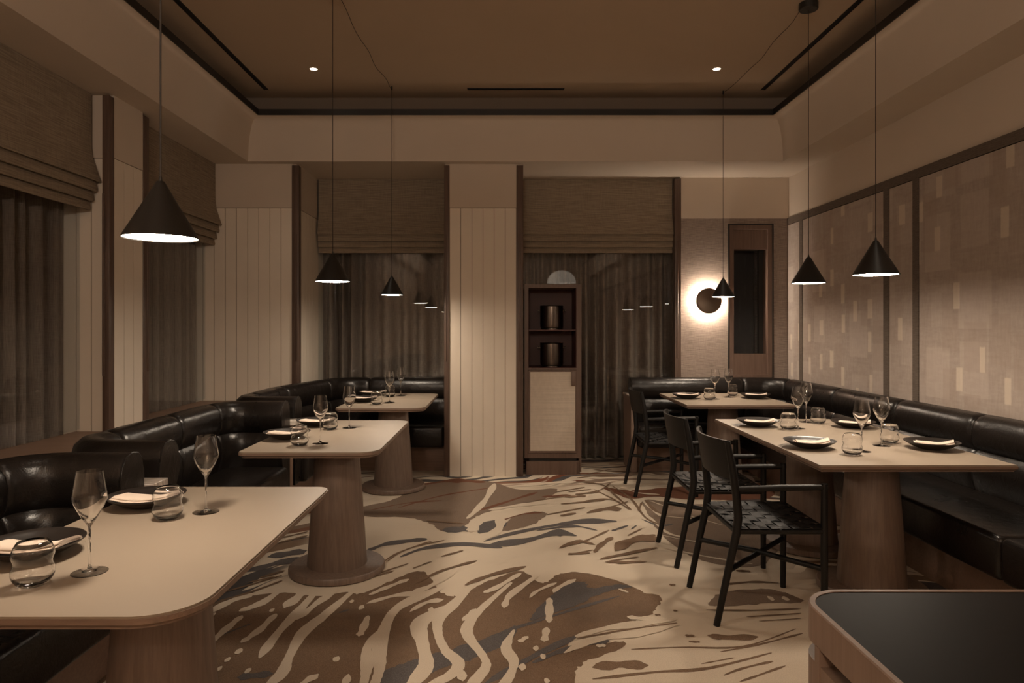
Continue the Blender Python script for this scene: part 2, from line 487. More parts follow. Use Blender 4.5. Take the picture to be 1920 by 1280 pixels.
pb.poly(fa, [(-60, 640), (60, 600), (180, 575), (340, 560), (480, 575), (590, 560), (680, 560), (790, 510), (900, 470), (960, 500), (1000, 560), (1065, 575), (1100, 560), (1200, 510), (1330, 470),
             (1420, 520), (1500, 480), (1620, 480), (1790, 530), (1850, 560), (1915, 575), (1905, 620), (1860, 665), (1790, 680), (1760, 700), (1560, 745), (1540, 800), (1640, 775), (1770, 770), (1700, 830), (1590, 870),
             (1560, 938), (1500, 1200), (700, 1250), (-200, 1150), (-200, 800)])
pt.poly(fa, [(660, 205), (800, 170), (900, 120), (1050, 90), (1200, 95), (1330, 130), (1480, 125), (1440, 165), (1330, 190), (1200, 220), (1130, 250), (1080, 295), (1000, 300), (950, 270), (850, 245), (680, 240)])
pt.poly(fa, [(1250, 300), (1290, 250), (1380, 222), (1440, 228), (1400, 265), (1330, 290)])
pt.poly(fb, [(640, 235), (900, 260), (1300, 260), (1420, 400), (1320, 600), (1000, 590), (800, 490), (700, 390), (650, 300)])
pt.poly(fb, [(1000, 820), (1080, 765), (1300, 742), (1440, 765), (1540, 815), (1300, 830), (1060, 842)])
pr_.poly(fb, [(400, 165), (560, 180), (760, 165), (1000, 150), (1300, 140), (1350, 225), (900, 232), (700, 215), (560, 228), (470, 200)])
for w, *q in [(16, (900, 110), (1050, 92), (1180, 98)), (8, (820, 205), (1000, 155), (1200, 122)), (14, (1130, 225), (1290, 175), (1400, 140)), (6, (700, 215), (860, 185), (1000, 175)), (7, (1240, 262), (1340, 232), (1420, 225)),
              (9, (1420, 160), (1540, 152)), (7, (1330, 108), (1480, 98), (1600, 90))]:
    pr_.stroke(fa, w, *q)
pg.poly(fa, [(740, 900), (860, 850), (980, 815), (1200, 745), (1310, 700), (1280, 770), (1150, 830), (1020, 870), (800, 960)])
pg.poly(fb, [(10, 870), (110, 775), (200, 715), (290, 705), (330, 740), (480, 718), (555, 732), (400, 765), (260, 830), (0, 925)])
pg.poly(fa, [(1150, 275), (1250, 255), (1265, 285), (1160, 312)])
for f, w, *q in [(fb, 16, (490, 785), (250, 855), (0, 935), (-180, 990)), (fa, 26, (1570, 740), (1380, 830), (1180, 945)), (fa, 22, (690, 385), (780, 355), (935, 336)), (fa, 18, (830, 410), (930, 375), (1090, 357), (1250, 372)),
                 (fa, 34, (190, 472), (300, 440), (430, 415)), (fa, 34, (280, 410), (430, 385)), (fa, 18, (1180, 345), (1300, 312), (1450, 282), (1600, 262), (1730, 262)), (fa, 28, (1200, 362), (1350, 342), (1480, 312), (1560, 322)),
                 (fa, 10, (1400, 300), (1550, 282), (1650, 300)), (fa, 26, (1010, 300), (1110, 292)), (fb, 14, (450, 412), (540, 382)), (fb, 9, (560, 402), (588, 382)), (fb, 10, (620, 345), (720, 382), (800, 372)),
                 (fa, 24, (150, 915), (290, 900)), (fa, 9, (570, 645), (612, 632)), (fa, 8, (60, 745), (205, 690)), (fb, 26, (0, 1165), (130, 1110), (300, 1060), (430, 1040))]:
    pg.stroke(f, w, *q)
for w, *q in [(40, (1150, 505), (1060, 600), (992, 665), (985, 730), (1015, 800), (1070, 855), (1040, 905), (940, 960), (880, 1040)), (38, (1290, 520), (1170, 625), (1112, 695), (1112, 745), (1172, 825), (1185, 872), (1130, 945), (1080, 1040)),
              (54, (1010, 620), (910, 690), (922, 780), (935, 860), (895, 925), (820, 1010)), (46, (1000, 540), (880, 590), (800, 640), (758, 720), (740, 800), (740, 880), (715, 960), (690, 1060)),
              (40, (745, 720), (690, 790), (690, 850), (675, 940), (650, 1040)), (28, (692, 660), (672, 710), (655, 742)), (42, (640, 545), (510, 655), (420, 730), (362, 830), (330, 900), (250, 970)),
              (36, (480, 550), (400, 640), (315, 730), (240, 832)), (30, (305, 652), (235, 720), (165, 768)), (30, (162, 660), (100, 712), (30, 775)), (42, (440, 545), (345, 622)), (34, (350, 530), (255, 600), (160, 637)),
              (34, (210, 565), (110, 600), (20, 650)), (30, (570, 545), (480, 605), (395, 672)), (26, (1400, 490), (1290, 570), (1262, 622)), (20, (1142, 630), (1090, 678)), (28, (1452, 585), (1450, 685)), (26, (1440, 708), (1430, 765)),
              (38, (1302, 720), (1270, 790), (1302, 850), (1290, 900), (1255, 960), (1230, 1040)), (18, (930, 560), (800, 575), (690, 606)), (18, (1005, 590), (930, 605), (870, 640)), (20, (860, 505), (770, 540), (700, 570)),
              (24, (1060, 470), (960, 530), (880, 560)), (14, (1480, 520), (1400, 555), (1370, 582)), (18, (1560, 505), (1490, 540), (1470, 560)), (22, (1330, 480), (1230, 540), (1180, 560)), (30, (480, 905), (410, 950), (360, 1010)), (18, (1360, 745), (1325, 768)),
              (26, (610, 905), (595, 950), (570, 1020)), (24, (1222, 105), (1192, 160), (1152, 210), (1108, 250)), (34, (1245, 248), (1242, 288), (1190, 335)), (38, (1160, 250), (1125, 305)), (6, (680, 190), (740, 165)), (10, (670, 175), (730, 160)),
              (14, (1280, 118), (1420, 105), (1560, 95)), (16, (1200, 215), (1330, 195), (1440, 185))]:
    pc.stroke(fa, w, *q)
pc.poly(fb, [(250, 1205), (340, 1145), (540, 1092), (835, 1056), (1100, 1030), (1560, 950), (1700, 1100), (1650, 1500), (500, 1500), (100, 1420), (240, 1290)])
for w, *q in [(30, (810, 915), (640, 940), (420, 970), (245, 1017)), (36, (820, 950), (600, 995), (430, 1020), (300, 1050), (180, 1110)), (22, (540, 905), (640, 915), (800, 905)), (16, (490, 745), (540, 765)), (18, (620, 230), (680, 290), (740, 335)), (9, (665, 240), (745, 270)),
              (5, (760, 330), (1000, 352)), (7, (700, 430), (900, 470), (1100, 482)), (12, (750, 512), (1000, 562), (1250, 602)), (18, (660, 330), (760, 420), (860, 450)), (8, (480, 160), (600, 195), (720, 205)), (7, (900, 330), (1080, 380)), (14, (360, 1072), (412, 1068))]:
    pc.stroke(fb, w, *q)
for x, y, r in [(560, 840, 14), (1425, 830, 13), (1338, 873, 15), (1085, 910, 22), (150, 808, 14), (105, 842, 11), (70, 880, 11), (190, 888, 13), (665, 623, 12), (290, 635, 10), (955, 632, 12), (1395, 795, 12), (650, 562, 9), (625, 598, 9), (40, 655, 12), (1440, 930, 12)]:
    pc.dot(fa, x, y, r)
for x, y in [(1358, 800), (1440, 800)]: pc.dot(fb, x, y, 18)
for w, *q in [(14, (340, 1262), (700, 1222), (1000, 1200), (1360, 1112)), (40, (345, 1195), (480, 1180), (650, 1183)), (8, (560, 1092), (850, 1080), (1200, 1075), (1500, 975)), (9, (1070, 1106), (1300, 1062), (1540, 1000)), (6, (960, 1175), (1150, 1140)),
              (11, (1090, 1240), (1200, 1200), (1370, 1160)), (10, (1180, 1278), (1440, 1186)), (26, (1000, 1012), (1120, 1025), (1280, 1020)), (10, (868, 1012), (920, 1014)), (10, (890, 1048), (952, 1050)), (8, (778, 722), (812, 722)), (8, (695, 895), (727, 895)), (8, (800, 870), (822, 870)),
              (6, (990, 865), (1250, 868), (1530, 858)), (5, (1220, 905), (1530, 885)), (4, (1290, 930), (1530, 915)), (8, (250, 1030), (500, 985), (820, 940)), (12, (180, 220), (300, 212)), (8, (0, 242), (200, 212)), (10, (310, 312), (450, 275), (540, 245)),
              (12, (270, 132), (400, 152), (470, 212), (560, 292)), (12, (450, 155), (560, 232), (640, 335), (740, 385)), (42, (470, 500), (580, 465), (700, 450)), (26, (350, 535), (390, 490), (450, 450)), (18, (150, 512), (250, 472), (350, 492)), (6, (200, 550), (340, 522)),
              (14, (380, 577), (520, 545), (705, 510)), (6, (410, 590), (600, 562)), (6, (480, 600), (650, 590)), (22, (310, 310), (400, 290), (500, 285)), (10, (620, 250), (600, 300)), (8, (280, 200), (380, 180), (440, 140)), (7, (300, 240), (420, 232), (500, 250)), (8, (540, 440), (620, 400)), (7, (330, 175), (200, 190)),
              (7, (250, 110), (400, 95), (560, 100)), (8, (340, 60), (480, 75), (620, 60)), (6, (300, 90), (450, 60)), (8, (1090, 720), (1250, 705), (1400, 712)), (9, (1160, 640), (1240, 645)), (20, (640, 240), (700, 300), (760, 320))]:
    pk.stroke(fb, w, *q)
for w, *q in [(12, (60, 600), (200, 560), (330, 512)), (10, (40, 572), (160, 540), (330, 490)), (8, (640, 520), (740, 480), (860, 440)), (12, (900, 520), (1000, 470), (1145, 428)), (18, (1100, 530), (1200, 490), (1350, 452)), (8, (760, 430), (830, 390), (960, 345)), (6, (770, 432), (860, 378), (1010, 342)),
              (10, (320, 352), (440, 322)), (8, (330, 332), (440, 306)), (8, (1000, 410), (1090, 385)), (6, (880, 460), (960, 430)), (8, (700, 500), (800, 470)), (14, (240, 500), (340, 470)), (9, (190, 520), (300, 495)), (8, (1500, 370), (1600, 345), (1700, 300)), (14, (1640, 390), (1690, 345)), (30, (1730, 385), (1800, 345), (1890, 320)),
              (7, (1530, 400), (1620, 395)), (7, (1670, 420), (1860, 385)), (6, (1690, 435), (1850, 432)), (12, (1500, 240), (1560, 228)), (7, (1440, 235), (1600, 205)), (6, (1500, 190), (1680, 175)), (7, (1640, 130), (1720, 170), (1790, 215)), (7, (1560, 150), (1660, 140)), (6, (1480, 140), (1600, 120)), (6, (940, 260), (1090, 272))]:
    pk.stroke(fa, w, *q)
for q in (pb, pt, pg, pr_, pc, pk): q.done()
struct(MB().box(-2.75, 2.95, Y0, 6.6, 3.50, 3.56).build('ceiling', 'ceiling_paint'), 'plain brown ceiling of the raised tray')

# U-shaped ring round the tray: soffit, curved cove, black trim, tray wall
def ring(xl, xr, yb, z):
    return [(xl, Y0, z), (xl, yb, z), (xr, yb, z), (xr, Y0, z)]
prof = []
for i in range(13):
    a = (math.pi / 2) * i / 12
    prof.append((0.14 * math.sin(a) ** 0.9, 3.278 - 0.378 * (1 - math.cos(a))))
loops = [ring(-2.205 - d, 2.405 + d, 6.10 + d, z) for d, z in prof]
loops.append(ring(-3.3, 3.3, 7.5, SOF))
struct(MB().loft(loops, smooth=True, closed=False).build('ceiling_cove', 'plaster', sharp=50), 'curved plaster cove and flat soffit round the ceiling')
m = MB()
for (z0, z1, d0, d1) in [(3.278, 3.33, 0.0, 0.30)]:
    m.loft([ring(-2.195 - d0, 2.395 + d0, 6.09 + d0, z0), ring(-2.195 - d0, 2.395 + d0, 6.09 + d0, z1),
            ring(-2.195 - d1, 2.395 + d1, 6.09 + d1, z1)], smooth=False, closed=False)
    m.loft([ring(-2.195 - d0, 2.395 + d0, 6.09 + d0, z0), ring(-2.215, 2.415, 6.11, z0)], smooth=False, closed=False)
struct(m.build('trim_1', 'black_trim'), 'black trim band round the raised ceiling')
struct(MB().loft([ring(-2.40, 2.61, 6.30, 3.32), ring(-2.40, 2.61, 6.30, 3.51)], smooth=False, closed=False)
       .build('ceiling_tray_side', 'tray_paint'), 'dark upright side of the ceiling tray')

# rear wall behind the camera and plain near part of left wall
struct(MB().box(-3.3, 3.3, Y0 - 0.1, Y0, 0, 3.56).build('wall_rear', 'plaster'), 'plain wall behind the viewer')

def boards(wall, a0, a1, n, place, z0=0.0, z1=PAN, gap=0.005):
    """n upright boards between a0 and a1; place(u0,u1,z0,z1) -> box args"""
    w = (a1 - a0) / n
    bx = list(place(a0, a1, z0, z1 - 0.002))
    k = 0 if abs(bx[1] - bx[0]) < 0.02 else 2
    back = {-2.567: (-2.567, -2.562), -1.932: (-1.932, -1.927), 4.462: (4.467, 4.4705), 6.334: (6.341, 6.3465)}[bx[k]]
    up = list(bx); up[4], up[5] = PAN + 0.005, SOF
    MB().box(*up).build('plaster_panel', 'plaster', wall)
    bx[k], bx[k + 1] = back; bx[5] = PAN + 0.006
    MB().box(*bx).build('shade_backing', 'gap_shade', wall)  # dark strip stands in for shade in the gaps and top joint
    for i in range(n):
        MB().box(*place(a0 + i * w + gap / 2, a0 + (i + 1) * w - gap / 2, z0, z1)).build('board', 'board_paint', wall)

def post(n, x0, x1, y0, y1, strip):
    o = struct(MB().rbox(x0, x1, y0, y1, 0.0, 2.885, 0.004, 2).build('trim_%d' % n, 'post_wood'), 'upright dark wooden corner post')
    sx0, sx1, sy0, sy1 = strip
    MB().rbox(sx0, sx1, sy0, sy1, 1.07, 2.25, min(sx1 - sx0, sy1 - sy0) * 0.45, 3).build('rounded_strip', 'post_wood', o)
    return o

# left wall: plain near part, window 1, column, window 2, corner block
struct(MB().box(XL - 0.1, -2.56, Y0, 2.5, 0, SOF).build('wall_left', 'plaster'), 'plain plaster part of the side wall')
wl = struct(MB().box(XL - 0.1, -2.565, 4.47, 4.825, 0, SOF).build('wall_left_column', 'plaster'), 'plastered wall column between side windows with painted boards')
boards(wl, 4.468, 4.822, 3, lambda a, b, c, d: (-2.567, -2.555, a, b, c, d))
boards(wl, -2.90, -2.60, 3, lambda a, b, c, d: (a, b, 4.462, 4.472, c, d))
post(2, -2.60, -2.553, 4.41, 4.468, (-2.598, -2.582, 4.404, 4.412))
post(3, -2.60, -2.550, 4.822, 4.90, (-2.552, -2.546, 4.87, 4.898))
wl2 = struct(MB().box(XL - 0.1, -1.93, 6.346, 7.5, 0, SOF).build('wall_back_corner', 'plaster'), 'plaster corner wall clad in painted upright boards')
boards(wl2, -3.005, -1.97, 10, lambda a, b, c, d: (a, b, 6.334, 6.348, c, d))
boards(wl2, 6.40, 7.24, 8, lambda a, b, c, d: (-1.932, -1.92, a, b, c, d))
post(4, -1.972, -1.906, 6.325, 6.40, (-1.93, -1.914, 6.319, 6.327))
# back column
wc = struct(MB().box(-0.55, 0.165, 6.346, 7.5, 0, SOF).build('wall_back_column', 'plaster'), 'column clad in six painted boards with plaster above')
boards(wc, -0.51, 0.110, 6, lambda a, b, c, d: (a, b, 6.334, 6.348, c, d))
post(5, -0.560, -0.51, 6.325, 6.42, (-0.548, -0.536, 6.319, 6.327))
post(6, 0.110, 0.174, 6.325, 6.42, (0.128, 0.146, 6.319, 6.327))

# back wall with the sconce and the narrow window
WX0, WX1, WZ0, WZ1 = 2.276, 2.708, 0.878, 2.418
YS = 6.92
m = MB()
m.box(1.78, WX0, YS, 7.5, 0, PAN).box(WX1, 3.05, YS, 7.5, 0, PAN)
m.box(WX0, WX1, YS, 7.5, 0, WZ0).box(WX0, WX1, YS, 7.5, WZ1, PAN)
ws = struct(m.build('wall_back', 'grasscloth'), 'grey grasscloth wall behind the glowing sconce')
MB().box(1.78, 3.05, YS - 0.002, 7.5, PAN, SOF).build('plaster_band', 'plaster', ws)
post(7, 1.718, 1.782, 6.885, 6.96, (1.735, 1.752, 6.879, 6.887))
w3 = group_empty('window_3', 'narrow wooden framed window showing the dark night')
m = MB()
fw = 0.045
m.box(WX0, WX0 + fw, YS - 0.012, 7.1, WZ0, WZ1).box(WX1 - fw, WX1, YS - 0.012, 7.1, WZ0, WZ1)
m.box(WX0 + fw, WX1 - fw, YS - 0.012, 7.1, WZ1 - fw, WZ1).box(WX0 + fw, WX1 - fw, YS - 0.012, 7.1, WZ0, WZ0 + fw * 0.6)
m.build('window_frame', 'cabinet_wood', w3)
m = MB()
b = 0.012
m.box(WX0 - b, WX0, YS - 0.02, YS + 0.02, WZ0 - b, WZ1 + b).box(WX1, WX1 + b, YS - 0.02, YS + 0.02, WZ0 - b, WZ1 + b)
m.box(WX0, WX1, YS - 0.02, YS + 0.02, WZ1, WZ1 + b).box(WX0, WX1, YS - 0.02, YS + 0.02, WZ0 - b, WZ0)
m.build('outer_bead', 'black_trim', w3)
MB().box(WX0 + fw, WX1 - fw, YS + 0.01, 7.1, 2.175, WZ1 - fw).build('upper_panel', 'cabinet_wood', w3)
MB().box(WX0 + fw, WX1 - fw, YS + 0.01, 7.1, WZ0 + fw * 0.6, 1.115).build('lower_panel', 'cabinet_wood', w3)
MB().box(WX0 + fw, WX1 - fw, 7.06, 7.066, 1.115, 2.175).build('pane', 'pane', w3)
MB().box(WX1 - fw - 0.05, WX1 - fw - 0.002, 7.02, 7.055, 1.115, 2.175).build('sash_stile', 'black_trim', w3)
MB().box(WX0 + fw, WX1 - fw, 7.3, 7.32, 1.0, 2.3).build('night_backing', 'night', w3)

# right wall with wallpaper panels and cloth strips
wr_ = struct(MB().box(XR, XR + 0.2, Y0, 7.5, 0, SOF).build('wall_right', 'plaster'), 'long side wall with printed wallpaper panels under plaster')
sx = XR - 0.012
vs = [(6.637, 6.564), (5.163, 5.09), (4.794, 4.726), (3.25, 3.18), (2.88, 2.81), (1.3, 1.23)]
MB().box(sx - 0.004, XR, Y0, YS, PAN - 0.067, PAN).build('top_strip', 'trim_cloth', wr_)
edge = YS
for a, b in vs + [(Y0, Y0)]:
    if edge - a > 0.02:
        MB().box(sx, XR, a + 0.005, edge - 0.005, 0, PAN - 0.072).build('wallpaper_panel', 'wallpaper', wr_)
    if a != b:
        MB().box(sx - 0.004, XR, b, a, 0, PAN - 0.067).build('strip', 'trim_cloth', wr_)
    edge = b
MB().box(XR - 0.004, XR, Y0, YS, 0, PAN).build('panel_backing', 'black_trim', wr_)

# sill ledge along the left wall
m = MB().box(-2.80, -2.02, 0.2, 6.33, 0.675, 0.705)
lg = struct(m.build('trim_8', 'plinth_wood'), 'low brown wooden ledge behind the leather booths')
MB().box(-2.60, -2.03, 0.2, 6.33, 0.0, 0.675).build('ledge_front', 'plinth_wood', lg)

# windows: pane and frame for the three curtained bays
def window(n, axis, a0, a1, d, label):
    w = group_empty('window_%d' % n, label)
    if axis == 'x':
        MB().box(a0, a1, d, d + 0.006, 0.02, 2.9).build('pane', 'pane', w)
    else:
        MB().box(d - 0.006, d, a0, a1, 0.72, 2.9).build('pane', 'pane', w)
    return w
window(1, 'y', 2.5, 4.46, -2.775, 'tall curtained side window')
window(2, 'y', 4.83, 6.33, -2.775, 'tall curtained side window next to the corner')
window(4, 'x', -1.915, -0.56, 7.02, 'curtained back window behind the booth')
window(5, 'x', 0.18, 1.77, 7.02, 'curtained back window behind the cabinet')
m = MB().box(-3.3, -3.2, Y0, 7.5, 0, 3.0).box(-3.3, 3.3, 7.5, 7.6, 0, 3.0)
struct(m.build('wall_outside', 'night'), 'black night outside the windows')

# ------------------------------------------------------------------ curtains and blinds
def curtain(axis, a0, a1, d, z0, z1, pitch, amp, seed, label):
    rr = random.Random(seed)
    pts = []
    a = a0
    n = int((a1 - a0) / 0.009)
    ph = 0.0
    k = pitch
    for i in range(n + 1):
        u = i / n
        a = a0 + (a1 - a0) * u
        k = pitch * (1 + 0.45 * math.sin(u * 9.1 + seed) * math.sin(u * 4.3 + seed * 2))
        ph += 2 * math.pi * 0.009 / k
        w = math.sin(ph)
        off = amp * (math.copysign(abs(w) ** 0.7, w) + 0.25 * math.sin(ph * 0.5 + seed))
        pts.append((a, off))
    loops = []
    for z in (z0, z0 + 0.4 * (z1 - z0), z1):
        kz = 1.15 - 0.3 * (z - z0) / (z1 - z0)
        if axis == 'x':
            loops.append([(a, d + o * kz, z) for a, o in pts])
        else:
            loops.append([(d + o * kz, a, z) for a, o in pts])
    o = MB().loft(loops, smooth=True, closed=False).build('curtain', 'curtain_cloth', sharp=80)
    return tag(o, label, 'curtain', 'brown window curtains')
curtain('y', 2.5, 4.46, -2.87, 0.02, 2.9, 0.17, 0.035, 1, 'long brown curtain beside the side column, in the window farthest from the cabinet')
curtain('y', 4.83, 6.33, -2.87, 0.02, 2.9, 0.17, 0.035, 2, 'long brown curtain between the side column and the boarded corner wall')
curtain('x', -1.92, -0.56, 7.2, 0.02, 2.9, 0.17, 0.07, 3.3, 'long brown curtain behind the corner booth bench')
curtain('x', 0.18, 1.78, 7.2, 0.02, 2.9, 0.125, 0.065, 4.1, 'long brown curtain reaching the floor behind the pot cabinet')

def blind(axis, a0, a1, d, sgn, label):
    root = thing('roman_blind', label, 'blind', group='woven roman blinds')
    def ext(prof, name):
        la = []; 
        for a in (a0, a0 + 0.004, a1 - 0.004, a1):
            la.append([((a, d + sgn * o, z) if axis == 'x' else (d + sgn * o, a, z)) for o, z in prof])
        return MB().loft(la, smooth=True).build(name, 'blind_cloth', root, sharp=50)
    th = 0.012
    front = [(0.0, 2.898), (0.0, 2.56), (0.012, 2.48), (0.052, 2.36), (0.062, 2.335), (0.058, 2.325)]
    ext(front + [(0.02, 2.335), (0.0, 2.46), (-th, 2.56), (-th, 2.898)], 'blind_panel')
    for i, (zt, zb, oo) in enumerate([(2.35, 2.262, 0.036), (2.28, 2.20, 0.014), (2.215, 2.143, -0.006)]):
        ext([(oo - 0.018, zt), (oo - 0.004, zt - 0.02), (oo + 0.004, zb + 0.015), (oo, zb), (oo - 0.012, zb), (oo - 0.03, zb + 0.03), (oo - 0.03, zt)], 'fold')
    return root
blind('y', 2.5, 4.425, -2.68, 1, 'woven roman blind over the side window farthest from the cabinet')
blind('y', 4.86, 6.325, -2.68, 1, 'woven roman blind over the side window next to the boarded corner')
blind('x', -1.90, -0.55, 6.98, -1, 'woven roman blind over the back window with the leather corner booth')
blind('x', 0.185, 1.715, 6.98, -1, 'woven roman blind over the back window with the pot cabinet')

# ------------------------------------------------------------------ ceiling fittings
def diffuser_slot(x0, x1, y0, y1, label, long_axis):
    o = thing('air_slot', label, 'air vent', ((x0 + x1) / 2, (y0 + y1) / 2, 3.5), group='slim ceiling air slots')
    cx, cy = (x0 + x1) / 2, (y0 + y1) / 2
    MB().box(x0 - cx, x1 - cx, y0 - cy, y1 - cy, -0.003, 0.002).build('slot_opening', 'black_trim', o)
    w = 0.004
    m = MB()
    if long_axis == 'y':
        m.box(x0 - cx - w, x0 - cx, y0 - cy, y1 - cy, -0.006, 0.002).box(x1 - cx, x1 - cx + w, y0 - cy, y1 - cy, -0.006, 0.002)
    else:
        m.box(x0 - cx, x1 - cx, y0 - cy - w, y0 - cy, -0.006, 0.002).box(x0 - cx, x1 - cx, y1 - cy, y1 - cy + w, -0.006, 0.002)
    m.build('slot_lip', 'black_trim', o)
diffuser_slot(-2.135, -2.105, 1.0, 6.08, 'long black air slot in the ceiling above the leather booths', 'y')
diffuser_slot(2.285, 2.315, 1.0, 6.08, 'long black air slot in the ceiling above the wall bench', 'y')
diffuser_slot(-0.33, 0.53, 6.04, 6.075, 'short dark air slot in the ceiling above the boarded column', 'x')

def downlight(x, y, label):
    o = thing('ceiling_downlight', label, 'downlight', (x, y, 3.5), group='recessed ceiling downlights')
    MB().lathe([(0.030, -0.004), (0.044, -0.004), (0.044, 0.0), (0.030, 0.0)], 24, closed=True).build('bezel', 'ceiling_paint', o)
    MB().lathe([(0.0, -0.002), (0.029, -0.002)], 24).build('lens', 'spot_lens', o)
    l = bpy.data.lights.new('downlight_beam', 'SPOT')
    l.energy = SPOT_W; l.spot_size = R(95); l.spot_blend = 0.9; l.shadow_soft_size = 0.03; l.color = WARM[:3]
    lo = bpy.data.objects.new('downlight_beam', l); col.objects.link(lo)
    lo.parent = o; lo.location = (0, 0, -0.02)
downlight(-1.563, 5.59, 'small round ceiling downlight on the leather booth side')
downlight(1.738, 5.59, 'small round ceiling downlight on the sconce side')
downlight(-1.563, 2.6, 'added small round ceiling downlight above the middle booth, nearer the sideboard')  # this one and the next are added out of view for extra light
downlight(1.738, 2.6, 'added small round ceiling downlight over the bench end, nearer the sideboard')

# ------------------------------------------------------------------ pendants
PD, PH, PZ = 0.108, 0.168, 1.655
def pendant(x, y, z, label, cord='cord', cr=0.0022, top=3.5, canopy=True, k=1.0):
    o = thing('cone_pendant', label, 'pendant lamp', (x, y, z), group='black cone pendants')
    r = PD * k; h = PH * k
    MB().lathe([(r, 0.0), (0.013, h), (0.011, h + 0.003), (0.0, h + 0.003), (0.0, h - 0.004), (0.008, h - 0.006), (r - 0.003, 0.0)], 48).build('lamp_shade', 'black_metal', o)
    MB().lathe([(0.0, -0.003), (0.04 * k, -0.0025), (0.075 * k, -0.0005), (r - 0.006, 0.003), (r - 0.008, 0.009), (0.0, 0.009)], 48).build('diffuser', 'diffuser', o)
    MB().lathe([(0.0, h + 0.018), (0.004, h + 0.018), (0.006, h), (0.0, h)], 12).build('cord_grip', 'black_metal', o)
    MB().tube([(0, 0, h + 0.015), (0, 0, top - z)], cr, 8).build('cord', cord, o)
    if canopy:
        MB().lathe([(0.0, top - z - 0.045), (0.055, top - z - 0.045), (0.06, top - z - 0.04), (0.06, top - z), (0.0, top - z)], 32).build('ceiling_canopy', 'black_metal', o)
    return o
def swag(o, a, b):
    a = Vector(a); b = Vector(b); pts = []
    for i in range(17):
        u = i / 16
        q = a.lerp(b, u); q.z -= 0.04 * math.sin(math.pi * u) + 0.004 * math.sin(u * 21)
        q.x += 0.008 * math.sin(u * 17)
        pts.append(q - Vector(o.location))
    MB().tube(pts, 0.0022, 6).build('swag_cord', 'cord', o)
    hk = b - Vector(o.location)
    MB().tube([(hk.x, hk.y, hk.z + 0.02), (hk.x, hk.y, hk.z - 0.012)], 0.006, 8).build('ceiling_hook', 'black_metal', o)
pendant(-1.033, 2.05, 1.652, 'black cone pendant over the booth table farthest from the cabinet', 'grey_cord', 0.0028)
pendant(-1.057, 4.20, PZ + 0.01, 'black cone pendant over the middle one of three booth tables')
p3 = pendant(-0.990, 6.00, PZ + 0.012, 'black cone pendant on swagged cord over the booth table beside the boarded column', canopy=False, top=3.48, k=0.94)
swag(p3, (-1.04, 4.20, 3.46), (-0.99, 6.0, 3.48))
p4 = pendant(1.957, 6.11, PZ, 'black cone pendant on swagged cord in front of the round wall sconce', canopy=False, top=3.48, k=0.96)
pendant(1.986, 4.46, 1.672, 'black cone pendant over the long table, the one nearer the sconce')
swag(p4, (1.94, 4.50, 3.46), (1.957, 6.11, 3.48))
pendant(1.903, 3.50, 1.653, 'black cone pendant over the long table, the one farther from the sconce', k=1.03)

# dome lamps in the part of the room behind the viewer (they mirror in the back window)
def dome(x, y, label):
    o = thing('dome_pendant', label, 'pendant lamp', (x, y, 2.42), group='pale dome pendants')
    pr = [(0.34 * math.cos(a), 0.30 * math.sin(a)) for a in [math.pi / 2 * i / 10 for i in range(10)]] + [(0.02, 0.30)]
    MB().lathe(pr, 40).build('lamp_shade', 'dome_glow', o)
    MB().tube([(0, 0, 0.29), (0, 0, 1.08)], 0.004, 8).build('cord', 'cord', o)
dome(1.34, -2.0, 'pale glowing dome pendant in the far half of the room')
def uplight(y, label):  # added fill lamp, out of view, to light ceiling and upper walls
    o = thing('fill_bowl', label, 'pendant lamp', (-0.35, y, 2.40), group='added bronze bowl fill lights')
    up = [(0.20 * math.cos(math.pi / 2 * i / 8), 0.12 * math.sin(math.pi / 2 * i / 8)) for i in range(8)] + [(0.0, 0.12)]
    MB().lathe(up, 32).build('opal_dome', 'fill_glow', o)
    lo_ = [(0.215, 0.0), (0.205, -0.05), (0.15, -0.12), (0.0, -0.15), (0.0, -0.14), (0.145, -0.11), (0.20, -0.045), (0.208, 0.0)]
    MB().lathe(lo_, 32, closed=True).build('bowl', 'bronze', o)
    MB().tube([(0, 0, 0.12), (0, 0, 1.10)], 0.004, 8).build('cord', 'cord', o)
uplight(-1.6, 'added bronze bowl fill light above the aisle, the one nearer the sideboard')
uplight(-4.2, 'added bronze bowl fill light above the aisle, the one nearer the rear wall')

# ------------------------------------------------------------------ sconce
sc = thing('wall_sconce', 'round bronze disc sconce glowing white against the grasscloth wall', 'wall lamp', (2.054, YS, 1.65))
def disc_y(m, prof, n=48):
    m2 = MB().lathe(prof, n)
    m.add([(x, -z, y) for x, y, z in m2.v], m2.f, True)
    return m
disc_y(MB(), [(0.0, 0.078), (0.06, 0.074), (0.11, 0.066), (0.128, 0.059), (0.130, 0.056), (0.126, 0.054), (0.0, 0.054)]).build('dish', 'bronze', sc)
disc_y(MB(), [(0.085, 0.050), (0.100, 0.050), (0.100, 0.030), (0.085, 0.030)]).build('light_ring', 'sconce_led', sc)
disc_y(MB(), [(0.0, 0.054), (0.085, 0.054), (0.085, 0.001), (0.0, 0.001)]).build('back_plate', 'bronze', sc)

